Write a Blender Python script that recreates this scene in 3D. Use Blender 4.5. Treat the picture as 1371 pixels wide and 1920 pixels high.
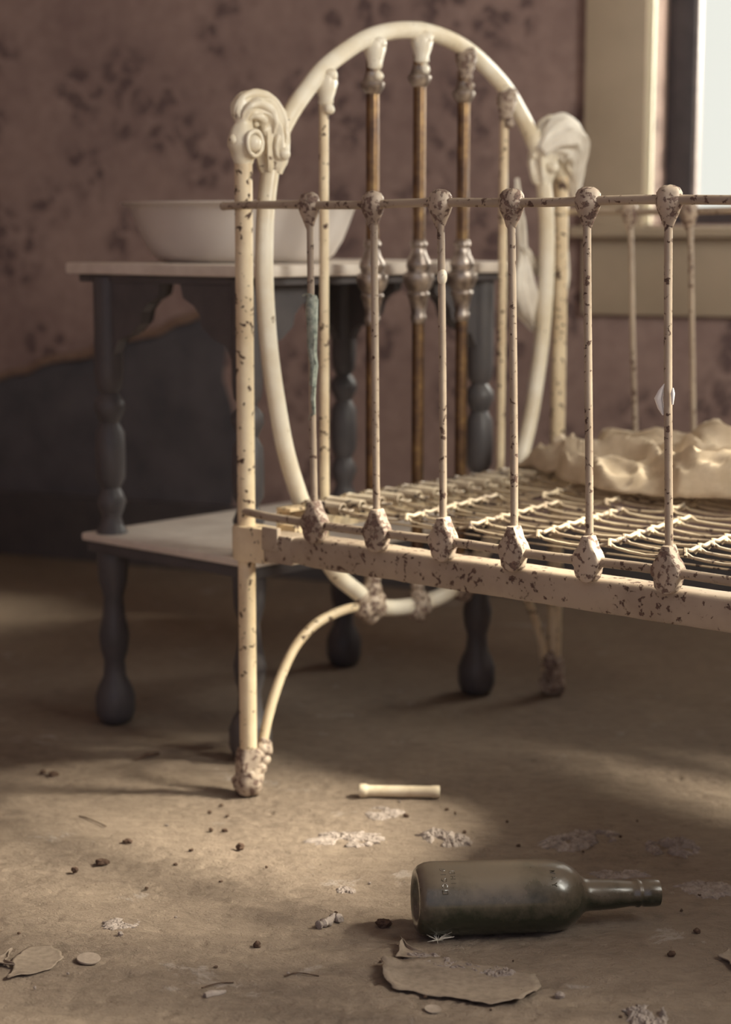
import bpy, math, random
from mathutils import Vector, Matrix, noise
random.seed(7)
PI = math.pi
def nvec(p):                                           # repeatable vector noise
    p = Vector(p); return Vector((noise.noise(p+Vector((31.7, 11.3, 7.9))), noise.noise(p+Vector((-17.1, 43.9, 5.3))), noise.noise(p+Vector((9.2, -27.4, 61.5)))))
for o in list(bpy.data.objects):
    bpy.data.objects.remove(o, do_unlink=True)
C = bpy.context.scene.collection
S = bpy.context.scene

# ------------------------------------------------------------------ camera
F_PX, PITCH, ROLL, CAM_H = 3440.9, .14891, -.00111, .75
cd = bpy.data.cameras.new('camera'); cam = bpy.data.objects.new('camera', cd); C.objects.link(cam)
cam.location = (0, 0, CAM_H)
cam.rotation_euler = (Matrix.Rotation(PI/2 - PITCH, 3, 'X') @ Matrix.Rotation(-ROLL, 3, 'Z')).to_euler()
cd.sensor_fit = 'VERTICAL'; cd.sensor_height = 36; cd.lens = F_PX/1920*36
cd.clip_start = .05
cd.dof.use_dof = True; cd.dof.focus_distance = 2.0; cd.dof.aperture_fstop = 3.6; cd.dof.aperture_blades = 0
S.camera = cam
S.view_settings.view_transform = 'Standard'; S.view_settings.look = 'None'
S.view_settings.gamma = 1; S.view_settings.exposure = .12

# ------------------------------------------------------------------ layout
O = Vector((-.15829, 2.4103)); ANG = .86914
U = Vector((math.sin(ANG), -math.cos(ANG))); V = Vector((math.cos(ANG), math.sin(ANG)))
BW, BL = .728, 1.32                                  # bed width and length
def B(s, t, z):                                      # bed frame coordinates -> world
    p = O + U*s + V*t
    return Vector((p.x, p.y, z))
WP = Vector((.44, 3.75)); WD = Vector((.9135, -.4067)); WN = Vector((-.4067, -.9135))
def WL(a, n, z):                                     # along wall, out of wall into the room, height
    p = WP + WD*a + WN*n
    return Vector((p.x, p.y, z))
RW = WP + WD*2.0                                     # room corner right
def RL(b, n, z):                                     # right-hand wall: along it, into the room, height
    p = RW + WN*b - WD*n
    return Vector((p.x, p.y, z))
def ray(x, y):
    dx, dy = x - 685.5, y - 960; c, s = math.cos(ROLL), math.sin(ROLL)
    u = c*dx + s*dy; up = s*dx - c*dy
    return Vector((u, F_PX*math.cos(PITCH) + up*math.sin(PITCH), -F_PX*math.sin(PITCH) + up*math.cos(PITCH)))
def floor_at(x, y, z=0.0):
    d = ray(x, y); k = (z - CAM_H)/d.z
    return Vector((d.x*k, d.y*k, z))

# ------------------------------------------------------------------ world and daylight
K1, K2, KS, KW = 45, 80, 19, 6.0
w = bpy.data.worlds.new('world'); S.world = w; w.use_nodes = True
nt = w.node_tree; nt.nodes.clear()
out = nt.nodes.new('ShaderNodeOutputWorld'); bg = nt.nodes.new('ShaderNodeBackground')
tc = nt.nodes.new('ShaderNodeTexCoord'); sep = nt.nodes.new('ShaderNodeSeparateXYZ')
dotn = nt.nodes.new('ShaderNodeVectorMath'); dotn.operation = 'DOT_PRODUCT'; dotn.inputs[1].default_value = (-WN.x, -WN.y, 0)
rmp = nt.nodes.new('ShaderNodeValToRGB')
rmp.color_ramp.elements[0].position = .2; rmp.color_ramp.elements[0].color = (.066*KW, .067*KW, .081*KW, 1)
rmp.color_ramp.elements[1].position = .5; rmp.color_ramp.elements[1].color = (.92, .93, .88, 1)
nt.links.new(tc.outputs['Generated'], dotn.inputs[0]); nt.links.new(dotn.outputs['Value'], rmp.inputs[0])
nt.links.new(rmp.outputs[0], bg.inputs[0]); bg.inputs[1].default_value = 1.0
nt.links.new(bg.outputs[0], out.inputs[0])

def area(name, loc, direction, sx, sy, power, col):
    l = bpy.data.lights.new(name, 'AREA'); l.shape = 'RECTANGLE'; l.size = sx; l.size_y = sy
    l.energy = power; l.color = col
    o = bpy.data.objects.new(name, l); C.objects.link(o); o.location = loc
    o.rotation_euler = Vector(direction).to_track_quat('-Z', 'Z').to_euler()
    return o
WIN1 = (.14, 1.14, .775, 2.2)                         # back window opening along wall and in height
WIN2 = (.53, 1.14, .90, 2.2)
FILL_WIN = (1.46, 2.20, .90, 2.15)                         # right-hand window beyond the frame, added for fill light
area('daylight_and_fill', WL(.92, -.55, 1.22), (WN.x-.25, WN.y, -.12), 1.1, .78, K1, (1, .98, .91))
area('daylight_and_fill', RL(1.83, -.25, 1.6), (-WD.x, -WD.y, -.4), .8, 1.2, K2, (1, .97, .89))  # fill lamp outside the added right-hand window
sl = bpy.data.lights.new('sun', 'SUN'); sl.energy = KS; sl.angle = math.radians(11); sl.color = (1, .92, .76)
so = bpy.data.objects.new('sun', sl); C.objects.link(so); so.rotation_euler = Vector((-1, .04, -.86)).to_track_quat('-Z', 'Y').to_euler()

# ------------------------------------------------------------------ materials
def mat(name):
    m = bpy.data.materials.new(name); m.use_nodes = True
    n = m.node_tree; b = n.nodes['Principled BSDF']
    return m, n, b
def N(n, t, **k):
    x = n.nodes.new('ShaderNode'+t)
    for a, v in k.items(): setattr(x, a, v)
    return x
def noise_n(n, scale, detail=4, rough=.6, vec=None, dist=0):
    x = N(n, 'TexNoise'); x.inputs['Scale'].default_value = scale; x.inputs['Detail'].default_value = detail
    x.inputs['Roughness'].default_value = rough; x.inputs['Distortion'].default_value = dist
    if vec is not None: n.links.new(vec, x.inputs['Vector'])
    return x
def ramp(n, fac, stops, interp='LINEAR'):
    r = N(n, 'ValToRGB'); r.color_ramp.interpolation = interp
    e = r.color_ramp.elements
    while len(e) < len(stops): e.new(.5)
    for i, (p, c) in enumerate(stops):
        e[i].position = p; e[i].color = (c[0], c[1], c[2], 1)
    n.links.new(fac, r.inputs[0]); return r
def mix(n, fac, a, b, mode='MIX'):
    m = N(n, 'MixRGB', blend_type=mode)
    for i, v in ((0, fac), (1, a), (2, b)):
        if hasattr(v, 'links') or hasattr(v, 'is_output'): n.links.new(v, m.inputs[i])
        elif isinstance(v, (int, float)): m.inputs[i].default_value = v
        else: m.inputs[i].default_value = (v[0], v[1], v[2], 1)
    return m
def bump(n, b, h, strength, dist=.001, chain=None):
    x = N(n, 'Bump'); x.inputs['Strength'].default_value = strength; x.inputs['Distance'].default_value = dist
    n.links.new(h, x.inputs['Height'])
    if chain is not None: n.links.new(chain.outputs[0], x.inputs['Normal'])
    n.links.new(x.outputs[0], b.inputs['Normal']); return x
def world_pos(n):
    return N(n, 'NewGeometry').outputs['Position']

def enamel(name, base, worn, chip_col, chip, size=95, rough=.38):
    m, n, b = mat(name); P = world_pos(n)
    n1 = noise_n(n, size, 3, .55, P, .3); n2 = noise_n(n, 11, 4, .6, P); n3 = noise_n(n, 420, 2, .6, P)
    grime = ramp(n, n2.outputs[0], [(.34, worn), (.62, base)])
    a = N(n, 'Math', operation='MULTIPLY_ADD'); n.links.new(n2.outputs[0], a.inputs[0]); a.inputs[1].default_value = -.35; n.links.new(n1.outputs[0], a.inputs[2])
    c = ramp(n, a.outputs[0], [(chip-.012, (0, 0, 0)), (chip+.012, (1, 1, 1))])
    edge = ramp(n, a.outputs[0], [(chip-.05, (0, 0, 0)), (chip+.0, (1, 1, 1))])
    rustc = ramp(n, n3.outputs[0], [(.35, chip_col), (.7, tuple(min(1, v*2.4) for v in chip_col))])
    k = mix(n, edge.outputs[0], grime.outputs[0], tuple(v*.8 for v in worn))
    k2 = mix(n, c.outputs[0], k.outputs[0], rustc.outputs[0])
    n.links.new(k2.outputs[0], b.inputs['Base Color'])
    r = mix(n, c.outputs[0], (rough,)*3, (.85,)*3); n.links.new(r.outputs[0], b.inputs['Roughness'])
    inv = N(n, 'Math', operation='SUBTRACT'); inv.inputs[0].default_value = 1; n.links.new(c.outputs[0], inv.inputs[1])
    bp = bump(n, b, inv.outputs[0], .5, .0006); bump(n, b, n1.outputs[0], .25, .0015, bp)
    return m
M = {}
M['cream'] = enamel('cream_enamel', (.80, .67, .47), (.62, .48, .31), (.055, .032, .024), .46)
M['chipped'] = enamel('chipped_enamel', (.52, .42, .33), (.30, .23, .18), (.11, .072, .058), .37, 140, .55)
M['rail'] = enamel('grimy_enamel', (.43, .345, .265), (.32, .245, .185), (.070, .042, .032), .455, 120, .5)
M['white'] = enamel('ivory_enamel', (.84, .78, .66), (.70, .60, .44), (.10, .06, .04), .54, 70, .32)
M['wire'] = enamel('dusty_wire', (.62, .52, .38), (.34, .26, .19), (.05, .035, .03), .45, 60, .45)

m, n, b = mat('aged_brass'); P = world_pos(n)
n1 = noise_n(n, 30, 4, .6, P); n2 = noise_n(n, 160, 3, .6, P)
c = ramp(n, n1.outputs[0], [(.36, (.075, .048, .035)), (.50, (.22, .13, .06)), (.66, (.42, .27, .11))])
c2 = mix(n, n2.outputs[0], c.outputs[0], (.16, .10, .07), 'MIX')
n.links.new(c2.outputs[0], b.inputs['Base Color']); b.inputs['Metallic'].default_value = .85; b.inputs['Roughness'].default_value = .36
bump(n, b, n2.outputs[0], .15, .001); M['brass'] = m
m, n, b = mat('tarnished_nickel'); P = world_pos(n)
n1 = noise_n(n, 50, 4, .6, P); c = ramp(n, n1.outputs[0], [(.35, (.16, .12, .10)), (.65, (.48, .41, .36))])
n.links.new(c.outputs[0], b.inputs['Base Color']); b.inputs['Metallic'].default_value = .7; b.inputs['Roughness'].default_value = .35; M['nickel'] = m

def simple(name, c1, c2, scale, rough, bstr=.3, bdist=.002, metal=0, spec=.5):
    m, n, b = mat(name); P = world_pos(n)
    n1 = noise_n(n, scale, 6, .62, P)
    c = ramp(n, n1.outputs[0], [(.35, c1), (.65, c2)])
    n.links.new(c.outputs[0], b.inputs['Base Color']); b.inputs['Roughness'].default_value = rough
    b.inputs['Metallic'].default_value = metal; b.inputs['Specular IOR Level'].default_value = spec
    if bstr: bump(n, b, n1.outputs[0], bstr, bdist)
    return m
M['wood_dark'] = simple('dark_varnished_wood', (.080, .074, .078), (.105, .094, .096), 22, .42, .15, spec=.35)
M['wood_top'] = simple('lit_table_top', (.62, .54, .47), (.76, .68, .60), 18, .55, .1)  # pale albedo carries window light on the table top and shelf
M['casing'] = simple('painted_wood_trim', (.42, .34, .25), (.48, .39, .29), 6, .5, .06)
M['jamb'] = simple('painted_wood_jamb', (.82, .75, .56), (.86, .80, .62), 6, .5, .05)
M['sash'] = simple('dark_sash_paint', (.040, .036, .042), (.060, .052, .058), 30, .5, .1)
M['sash_edge'] = simple('weathered_sash_bead', (.22, .18, .17), (.34, .28, .25), 60, .5, .1)
M['bowl'] = simple('white_enamel_bowl', (.60, .54, .50), (.68, .62, .57), 5, .28, .03)
M['cloth'] = simple('aged_linen', (.50, .40, .29), (.66, .55, .42), 30, .9, .3, .002, spec=.1)
M['rag'] = simple('white_cotton_rag', (.66, .60, .52), (.80, .75, .67), 25, .9, .3, .002, spec=.1)
M['plaster'] = simple('fallen_plaster', (.25, .205, .18), (.39, .33, .295), 90, .95, 1, .003, spec=.05)
M['crumb'] = simple('dark_crumb', (.07, .045, .035), (.14, .09, .065), 200, .95, .6, .002, spec=.1)
M['flake'] = simple('dusty_paper', (.225, .178, .14), (.31, .247, .195), 120, .9, .4, .001, spec=.1)
M['paper_edge'] = simple('torn_paper_edge', (.20, .13, .10), (.30, .21, .16), 60, .9, .4, .001, spec=.1)
M['tube'] = simple('ceramic_tube', (.66, .54, .38), (.80, .69, .52), 60, .45, .15)
M['disc'] = simple('grey_disc', (.27, .215, .175), (.34, .27, .22), 200, .6, .2)
M['feather'] = simple('pale_down', (.80, .72, .60), (.9, .84, .72), 40, .8, 0)
M['tape'] = simple('peeling_green_tape', (.16, .20, .17), (.46, .49, .42), 140, .6, .5, .002)
M['snag'] = simple('white_paper_scrap', (.85, .82, .80), (.92, .89, .87), 40, .7, 0)

# wallpaper: mauve ground, sprays of darker leaves and flowers
m, n, b = mat('floral_wallpaper'); P = world_pos(n)
mp = N(n, 'Mapping'); n.links.new(P, mp.inputs[0])
dn = noise_n(n, 9, 3, .6, mp.outputs[0])
dm = mix(n, .10, mp.outputs[0], dn.outputs['Color'], 'ADD')
vo = N(n, 'TexVoronoi'); vo.inputs['Scale'].default_value = 6.2; n.links.new(dm.outputs[0], vo.inputs['Vector'])
vl = N(n, 'TexVoronoi'); vl.inputs['Scale'].default_value = 24; n.links.new(dm.outputs[0], vl.inputs['Vector'])
cl = ramp(n, vo.outputs['Distance'], [(.34, (1, 1, 1)), (.56, (0, 0, 0))])
lf = ramp(n, vl.outputs['Distance'], [(.40, (1, 1, 1)), (.60, (0, 0, 0))])
mm = mix(n, 1, cl.outputs[0], lf.outputs[0], 'MULTIPLY')
big = noise_n(n, 3.0, 5, .6, P); fine = noise_n(n, 34, 4, .6, P)
g = ramp(n, big.outputs[0], [(.35, (.285, .195, .180)), (.65, (.40, .285, .255))])
g2 = mix(n, .25, g.outputs[0], ramp(n, fine.outputs[0], [(.35, (.21, .15, .14)), (.65, (.46, .345, .30))]).outputs[0])
blot = ramp(n, fine.outputs[0], [(.36, (0, 0, 0)), (.50, (.85, .85, .85))])
fm = mix(n, 1, mm.outputs[0], blot.outputs[0], 'MULTIPLY')
wp = mix(n, fm.outputs[0], g2.outputs[0], (.135, .092, .092))
n.links.new(wp.outputs[0], b.inputs['Base Color']); b.inputs['Roughness'].default_value = .85; b.inputs['Specular IOR Level'].default_value = .15
M['wallpaper'] = m
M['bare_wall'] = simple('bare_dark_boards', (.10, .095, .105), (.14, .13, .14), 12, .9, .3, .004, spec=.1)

# floor: packed dust with scuffs and grit
m, n, b = mat('dusty_floor'); P = world_pos(n)
mp = N(n, 'Mapping'); mp.inputs['Scale'].default_value = (1, 1.6, 1); n.links.new(P, mp.inputs[0])
big = noise_n(n, 5, 5, .6, P); mid = noise_n(n, 38, 6, .65, mp.outputs[0], .4); fin = noise_n(n, 260, 4, .7, mp.outputs[0])
g = ramp(n, big.outputs[0], [(.32, (.235, .180, .142)), (.68, (.305, .237, .183))])
g2 = mix(n, .35, g.outputs[0], ramp(n, mid.outputs[0], [(.3, (.15, .117, .092)), (.62, (.35, .277, .217))]).outputs[0])
spk = ramp(n, fin.outputs[0], [(.27, (.55, .52, .5)), (.36, (1, 1, 1))])
g3 = mix(n, 1, g2.outputs[0], spk.outputs[0], 'MULTIPLY')
pl = noise_n(n, 7.5, 6, .72, P, .6)
plr = ramp(n, pl.outputs[0], [(.615, (0, 0, 0)), (.66, (1, 1, 1))])
g4 = mix(n, plr.outputs[0], g3.outputs[0], (.36, .30, .26))
n.links.new(g4.outputs[0], b.inputs['Base Color']); b.inputs['Roughness'].default_value = .95; b.inputs['Specular IOR Level'].default_value = .08
b1 = bump(n, b, mid.outputs[0], .6, .007); sc_ = noise_n(n, 105, 5, .7, mp.outputs[0], 1.2); b0 = bump(n, b, sc_.outputs[0], .6, .004, b1); b2 = bump(n, b, fin.outputs[0], .7, .0028, b0); bump(n, b, plr.outputs[0], .3, .0015, b2)
M['floor'] = m

# bottle: dark green glass under a film of dust
m, n, b = mat('dusty_bottle_glass'); P = world_pos(n)
n1 = noise_n(n, 26, 5, .65, P); n2 = noise_n(n, 300, 3, .6, P)
geo = N(n, 'NewGeometry'); sp = N(n, 'SeparateXYZ'); n.links.new(geo.outputs['Normal'], sp.inputs[0])
ad = N(n, 'Math', operation='MULTIPLY_ADD'); n.links.new(sp.outputs['Z'], ad.inputs[0]); ad.inputs[1].default_value = .45; n.links.new(n1.outputs[0], ad.inputs[2])
dust = ramp(n, ad.outputs[0], [(.38, (0, 0, 0)), (.85, (1, 1, 1))])     # dust settles on upward faces
col = mix(n, dust.outputs[0], (.022, .026, .016), (.155, .122, .090))
n.links.new(col.outputs[0], b.inputs['Base Color'])
rr = ramp(n, dust.outputs[0], [(0, (.16,)*3), (1, (.34,)*3)]); n.links.new(rr.outputs[0], b.inputs['Roughness'])
b.inputs['Coat Weight'].default_value = .45; b.inputs['Coat Roughness'].default_value = .14
bump(n, b, n2.outputs[0], .12, .0006)
M['bottle'] = m
m, n, b = mat('window_glass'); n.nodes.remove(b)
tr = N(n, 'BsdfTransparent'); tr.inputs[0].default_value = (.97, .97, .95, 1); gl = N(n, 'BsdfGlossy'); gl.inputs['Roughness'].default_value = .05
mx = N(n, 'MixShader'); mx.inputs[0].default_value = .06
n.links.new(tr.outputs[0], mx.inputs[1]); n.links.new(gl.outputs[0], mx.inputs[2]); n.links.new(mx.outputs[0], n.nodes['Material Output'].inputs[0])
M['glass'] = m

# ------------------------------------------------------------------ mesh helpers
def smooth(pts, k=6):
    """Catmull-Rom through tuples of any length"""
    out = []; n = len(pts)
    for i in range(n-1):
        p0 = pts[max(i-1, 0)]; p1 = pts[i]; p2 = pts[i+1]; p3 = pts[min(i+2, n-1)]
        for j in range(k):
            t = j/k
            out.append(tuple(.5*((2*b_) + (-a_+c_)*t + (2*a_-5*b_+4*c_-d_)*t*t + (-a_+3*b_-3*c_+d_)*t**3) for a_, b_, c_, d_ in zip(p0, p1, p2, p3)))
    out.append(tuple(pts[-1])); return out
class MB:
    def __init__(s): s.v = []; s.f = []
    def add(s, vs, fs):
        b_ = len(s.v); s.v += [Vector(v) for v in vs]; s.f += [tuple(i+b_ for i in f) for f in fs]
    def tube(s, path, rad, n=12, mod=None, cap=True, flat=None):
        """sweep a circle; rad number or list; mod(i, phi) multiplies the radius; flat=(axis, factor) squashes"""
        P = [Vector(p) for p in path]; m_ = len(P)
        T = [(P[min(i+1, m_-1)] - P[max(i-1, 0)]).normalized() for i in range(m_)]
        up = Vector((0, 0, 1)) if abs(T[0].z) < .9 else Vector((U.x, U.y, 0))
        a = T[0].cross(up).normalized(); vs = []
        for i in range(m_):
            a = (a - T[i]*a.dot(T[i])).normalized(); c = T[i].cross(a)
            r = rad[i] if isinstance(rad, (list, tuple)) else rad
            for k in range(n):
                ph = 2*PI*k/n; q = r*(mod(i/(m_-1), ph) if mod else 1)
                d = a*math.cos(ph)*q + c*math.sin(ph)*q
                if flat: d = d - flat[0]*d.dot(flat[0])*(1-flat[1])
                vs.append(P[i] + d)
        fs = [(i*n+k, i*n+(k+1) % n, (i+1)*n+(k+1) % n, (i+1)*n+k) for i in range(m_-1) for k in range(n)]
        if cap: fs += [tuple(range(n))[::-1], tuple((m_-1)*n+k for k in range(n))]
        s.add(vs, fs)
    def lathe(s, base, prof, n=16, axis=None, mod=None, flat=None):
        """profile of (r, h) up the axis"""
        ax = Vector(axis or (0, 0, 1)).normalized(); up = Vector((0, 0, 1)) if abs(ax.z) < .9 else Vector((1, 0, 0))
        a = ax.cross(up).normalized(); c = ax.cross(a); vs = []
        m_ = len(prof)
        for i, (r, h) in enumerate(prof):
            for k in range(n):
                ph = 2*PI*k/n; q = max(r, 1e-4)*(mod(i/(m_-1), ph) if mod else 1)
                d = a*math.cos(ph)*q + c*math.sin(ph)*q
                if flat: d = d - flat[0]*d.dot(flat[0])*(1-flat[1])
                vs.append(Vector(base) + ax*h + d)
        fs = [(i*n+k, i*n+(k+1) % n, (i+1)*n+(k+1) % n, (i+1)*n+k) for i in range(m_-1) for k in range(n)]
        fs += [tuple(range(n))[::-1], tuple((m_-1)*n+k for k in range(n))]
        s.add(vs, fs)
    def ball(s, c, r, n=10, sq=(1, 1, 1)):
        prof = [(r*math.sin(PI*i/n), -r*math.cos(PI*i/n)) for i in range(n+1)]
        b_ = len(s.v); s.lathe(c, prof, 12)
        for i in range(b_, len(s.v)):
            d = s.v[i] - Vector(c); s.v[i] = Vector(c) + Vector((d.x*sq[0], d.y*sq[1], d.z*sq[2]))
    def box(s, fn, a0, a1, b0, b1, c0, c1, bev=0):
        """box in a local frame fn(a, b, c); chamfered along every edge if bev"""
        if not bev:
            vs = [fn(a, b_, c) for a in (a0, a1) for b_ in (b0, b1) for c in (c0, c1)]
            s.add(vs, [(0, 1, 3, 2), (4, 6, 7, 5), (0, 4, 5, 1), (2, 3, 7, 6), (0, 2, 6, 4), (1, 5, 7, 3)]); return
        import bmesh
        bm = bmesh.new(); bmesh.ops.create_cube(bm, size=1)
        for v in bm.verts:
            v.co = Vector(((a0+a1)/2 + v.co.x*(a1-a0), (b0+b1)/2 + v.co.y*(b1-b0), (c0+c1)/2 + v.co.z*(c1-c0)))
        bmesh.ops.bevel(bm, geom=bm.edges[:], offset=bev, segments=2, affect='EDGES', profile=.6)
        bm.verts.index_update(); s.add([fn(*v.co) for v in bm.verts], [tuple(v.index for v in f.verts) for f in bm.faces]); bm.free()
    def prism(s, pts, fn, d0, d1):
        """outline of (x, y) extruded d0..d1 through fn(x, y, d)"""
        n_ = len(pts); vs = [fn(x, y, d0) for x, y in pts] + [fn(x, y, d1) for x, y in pts]
        s.add(vs, [tuple(range(n_))[::-1], tuple(range(n_, 2*n_))] + [(i, (i+1) % n_, n_+(i+1) % n_, n_+i) for i in range(n_)])
    def jitter(s, amp, sc, b_=0):
        for i in range(b_, len(s.v)): s.v[i] = s.v[i] + nvec(s.v[i]*sc)*amp
    def build(s, name, m_, parent=None, sm=True, origin=None):
        import bmesh
        inv = parent.matrix_world.inverted() if parent is not None else Matrix()
        o_ = Vector(origin) if origin is not None else Vector()
        me = bpy.data.meshes.new(name)
        me.from_pydata([tuple(v - o_) for v in s.v], [], s.f)
        bm = bmesh.new(); bm.from_mesh(me); bmesh.ops.recalc_face_normals(bm, faces=bm.faces); bm.to_mesh(me); bm.free()
        me.materials.append(M[m_] if isinstance(m_, str) else m_)
        if sm:
            me.polygons.foreach_set('use_smooth', [True]*len(me.polygons)); me.set_sharp_from_angle(angle=math.radians(50))
        o = bpy.data.objects.new(name, me); C.objects.link(o); o.location = o_
        if parent is not None:
            o.parent = parent; o.matrix_parent_inverse = inv
        return o
def tag(o, label, cat, group=None, kind=None):
    if label: o['label'] = label
    if cat: o['category'] = cat
    if group: o['group'] = group
    if kind: o['kind'] = kind
    return o
def struct(o): o['kind'] = 'structure'; return o
def empty(name, loc):
    o = bpy.data.objects.new(name, None); C.objects.link(o); o.location = loc; o.empty_display_size = .05
    bpy.context.view_layer.update(); return o

# ------------------------------------------------------------------ room shell
def frange(a, b_, st):
    out_ = []; v = a
    while v < b_ - st*.5: out_.append(v); v += st
    return out_
fx = [-2.6, -2.0, -1.4, -1.0] + frange(-.75, .75, .0045) + [.75, 1.0, 1.5, 2.2, 3.0]
fy = [-.6, 0, .6, 1.2] + frange(1.5, 2.75, .0045) + [2.75, 3.0, 3.5, 4.0, 4.8, 5.6]
def relief(x, y):
    e = min(1, max(0, (.75-abs(x))/.1))*min(1, max(0, (y-1.5)/.1))*min(1, max(0, (2.75-y)/.2))
    if e <= 0: return 0
    p = Vector((x*22, y*34, 0)); q = Vector((x*75, y*120, 3)); g_ = Vector((x*190, y*240, 9))
    rough_ = max(0, min(1, .5+1.6*noise.noise((x*5, y*5, 7))))              # scuffed areas against smooth drifts of dust
    h = .0022*noise.noise(p) - (.0024*max(0, 1-5*abs(noise.noise(q+nvec(p)*1.5)))+.0009*abs(noise.noise(g_)))*rough_
    h -= .0028*max(0, noise.noise((x*60, y*95, 12))-.35)*3
    return h*e
mb = MB(); nx, ny = len(fx), len(fy)
mb.v = [Vector((x, y, relief(x, y))) for x in fx for y in fy]
mb.f = [(i*ny+j_, (i+1)*ny+j_, (i+1)*ny+j_+1, i*ny+j_+1) for i in range(nx-1) for j_ in range(ny-1)]
struct(mb.build('floor', 'floor'))
cpl = [tuple(WP + WD*2.1 - WN*.12), tuple(RW + WN*3.2 + WD*.1), (.9, -.2), (-1.6, -.2), tuple(WP - WD*2.6 - WN*.12)]
mb = MB(); mb.prism(cpl, lambda x, y, d: Vector((x, y, d)), 2.5, 2.6); struct(mb.build('ceiling', 'casing', sm=False))
def wall_with_hole(fn, a0, a1, w_, th, z1):
    mb = MB(); x0, x1, y0, y1 = w_
    mb.box(fn, a0, x0, -th, 0, 0, z1); mb.box(fn, x1, a1, -th, 0, 0, z1)
    mb.box(fn, x0, x1, -th, 0, 0, y0); mb.box(fn, x0, x1, -th, 0, y1, z1); return mb
struct(wall_with_hole(WL, -3.2, 2.12, WIN1, .16, 2.5).build('wall_back', 'wallpaper', sm=False))
mb = wall_with_hole(RL, 0, 1.25, WIN2, .12, 2.5); m2 = wall_with_hole(RL, 1.25, 3.2, FILL_WIN, .12, 2.5); mb.add(m2.v, m2.f)
struct(mb.build('wall_right', 'wallpaper', sm=False))
mb = MB(); mb.box(lambda a, b_, c: Vector((a, b_, c)), -1.62, -1.5, .3, 4.62, 0, 2.5); struct(mb.build('wall_left', 'wallpaper', sm=False))

def window(fn, W_, name, casing_w, jamb_d, stile, rail_z=.75):
    x0, x1, z0, z1 = W_
    mb = MB()                                                   # jamb lining
    mb.box(fn, x0-.012, x0+.0, -jamb_d, .012, z0, z1); mb.box(fn, x1, x1+.012, -jamb_d, .012, z0, z1)
    mb.box(fn, x0, x1, -jamb_d, .012, z1-.0, z1+.012)
    j = struct(mb.build(name, 'jamb', sm=False))
    mb = MB(); mb.box(fn, x0-casing_w-.012, x0-.012, .0, .022, z0-.03, z1+.10, .003); mb.box(fn, x1+.012, x1+casing_w+.012, 0, .022, z0-.03, z1+.10, .003)
    mb.box(fn, x0-.012, x1+.012, 0, .022, z1+.012, z1+.12, .003); mb.build('casing', 'casing', j)
    mb = MB(); mb.box(fn, x0-casing_w-.03, x1+casing_w+.03, -jamb_d, .05, z0-.026, z0-.004, .005); mb.build('sill', 'casing', j)
    mb = MB(); mb.box(fn, x0-casing_w-.012, x1+casing_w+.012, 0, .018, z0-.18, z0-.026, .003); mb.build('apron', 'casing', j)
    mb = MB(); d0, d1 = -jamb_d+.0, -jamb_d+.035
    zs = z0+rail_z
    mb.box(fn, x0, x0+stile, d0, d1, z0-.004, z1, .003); mb.box(fn, x1-stile, x1, d0, d1, z0-.004, z1, .003)
    mb.box(fn, x0+stile, x1-stile, d0, d1, z0-.004, z0+.026, .003); mb.box(fn, x0+stile, x1-stile, d0, d1, zs, zs+.03, .003); mb.box(fn, x0+stile, x1-stile, d0, d1, z1-.04, z1, .003)
    sh = mb.build('sash', 'sash', j)
    mb = MB(); mb.box(fn, x0+stile, x0+stile+.006, d0+.004, d1-.006, z0+.026, zs); mb.box(fn, x1-stile-.006, x1-stile, d0+.004, d1-.006, z0+.026, zs); mb.build('glazing_bead', 'sash_edge', sh)
    mb = MB(); mb.box(fn, x0+stile, x1-stile, d0+.010, d0+.013, z0+.026, z1-.04); mb.build('pane', 'glass', j)
    return j
w1 = window(WL, WIN1, 'window_1', .125, .13, .056)
mb = MB()                                               # unseen board added outside to block sun through the back window
mb.box(WL, 1.16, 1.185, -.50, -.165, .72, .78); mb.box(WL, 1.16, 1.185, -.50, -.165, 2.15, 2.22); mb.box(WL, 1.16, 1.185, -.50, -.47, .72, 2.22); mb.box(WL, 1.16, 1.185, -.195, -.165, .72, 2.22)
mb.box(WL, 1.164, 1.181, -.475, -.19, .775, 2.155)
mb.build('sun_blocking_board', 'casing', w1, sm=False)
window(RL, WIN2, 'window_2', .07, .10, .03, .65)
window(RL, FILL_WIN, 'added_fill_window', .11, .10, .05)  # added unseen window, an opening for the fill lamp

# baseboard and the bare boards that show where the paper has come away (the torn line climbs to the right)
mb = MB(); mb.box(WL, -3.2, 2.0, 0, .018, 0, .15, .004); struct(mb.build('baseboard_back', 'wood_dark', sm=False))
def wall_pt(px, py):                                            # where a direction meets the back wall
    d = ray(px, py); k = (WP.x*WN.x + WP.y*WN.y)/(d.x*WN.x + d.y*WN.y); p = Vector((0, 0, CAM_H)) + d*k
    return (Vector((p.x, p.y)) - WP).dot(WD), p.z
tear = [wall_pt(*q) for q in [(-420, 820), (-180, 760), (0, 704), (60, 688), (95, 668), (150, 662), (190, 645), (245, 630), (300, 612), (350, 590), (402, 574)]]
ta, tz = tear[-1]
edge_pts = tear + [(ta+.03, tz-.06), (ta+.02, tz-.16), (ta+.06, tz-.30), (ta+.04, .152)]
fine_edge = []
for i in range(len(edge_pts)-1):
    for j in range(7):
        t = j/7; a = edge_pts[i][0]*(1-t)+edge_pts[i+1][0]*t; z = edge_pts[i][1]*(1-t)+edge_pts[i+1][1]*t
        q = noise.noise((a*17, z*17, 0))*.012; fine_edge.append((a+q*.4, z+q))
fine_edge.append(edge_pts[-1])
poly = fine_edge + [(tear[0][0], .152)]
mb = MB(); mb.prism(poly, lambda x, y, d: WL(x, d, y), .0005, .004); struct(mb.build('trim_1', 'bare_wall', sm=False))
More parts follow.
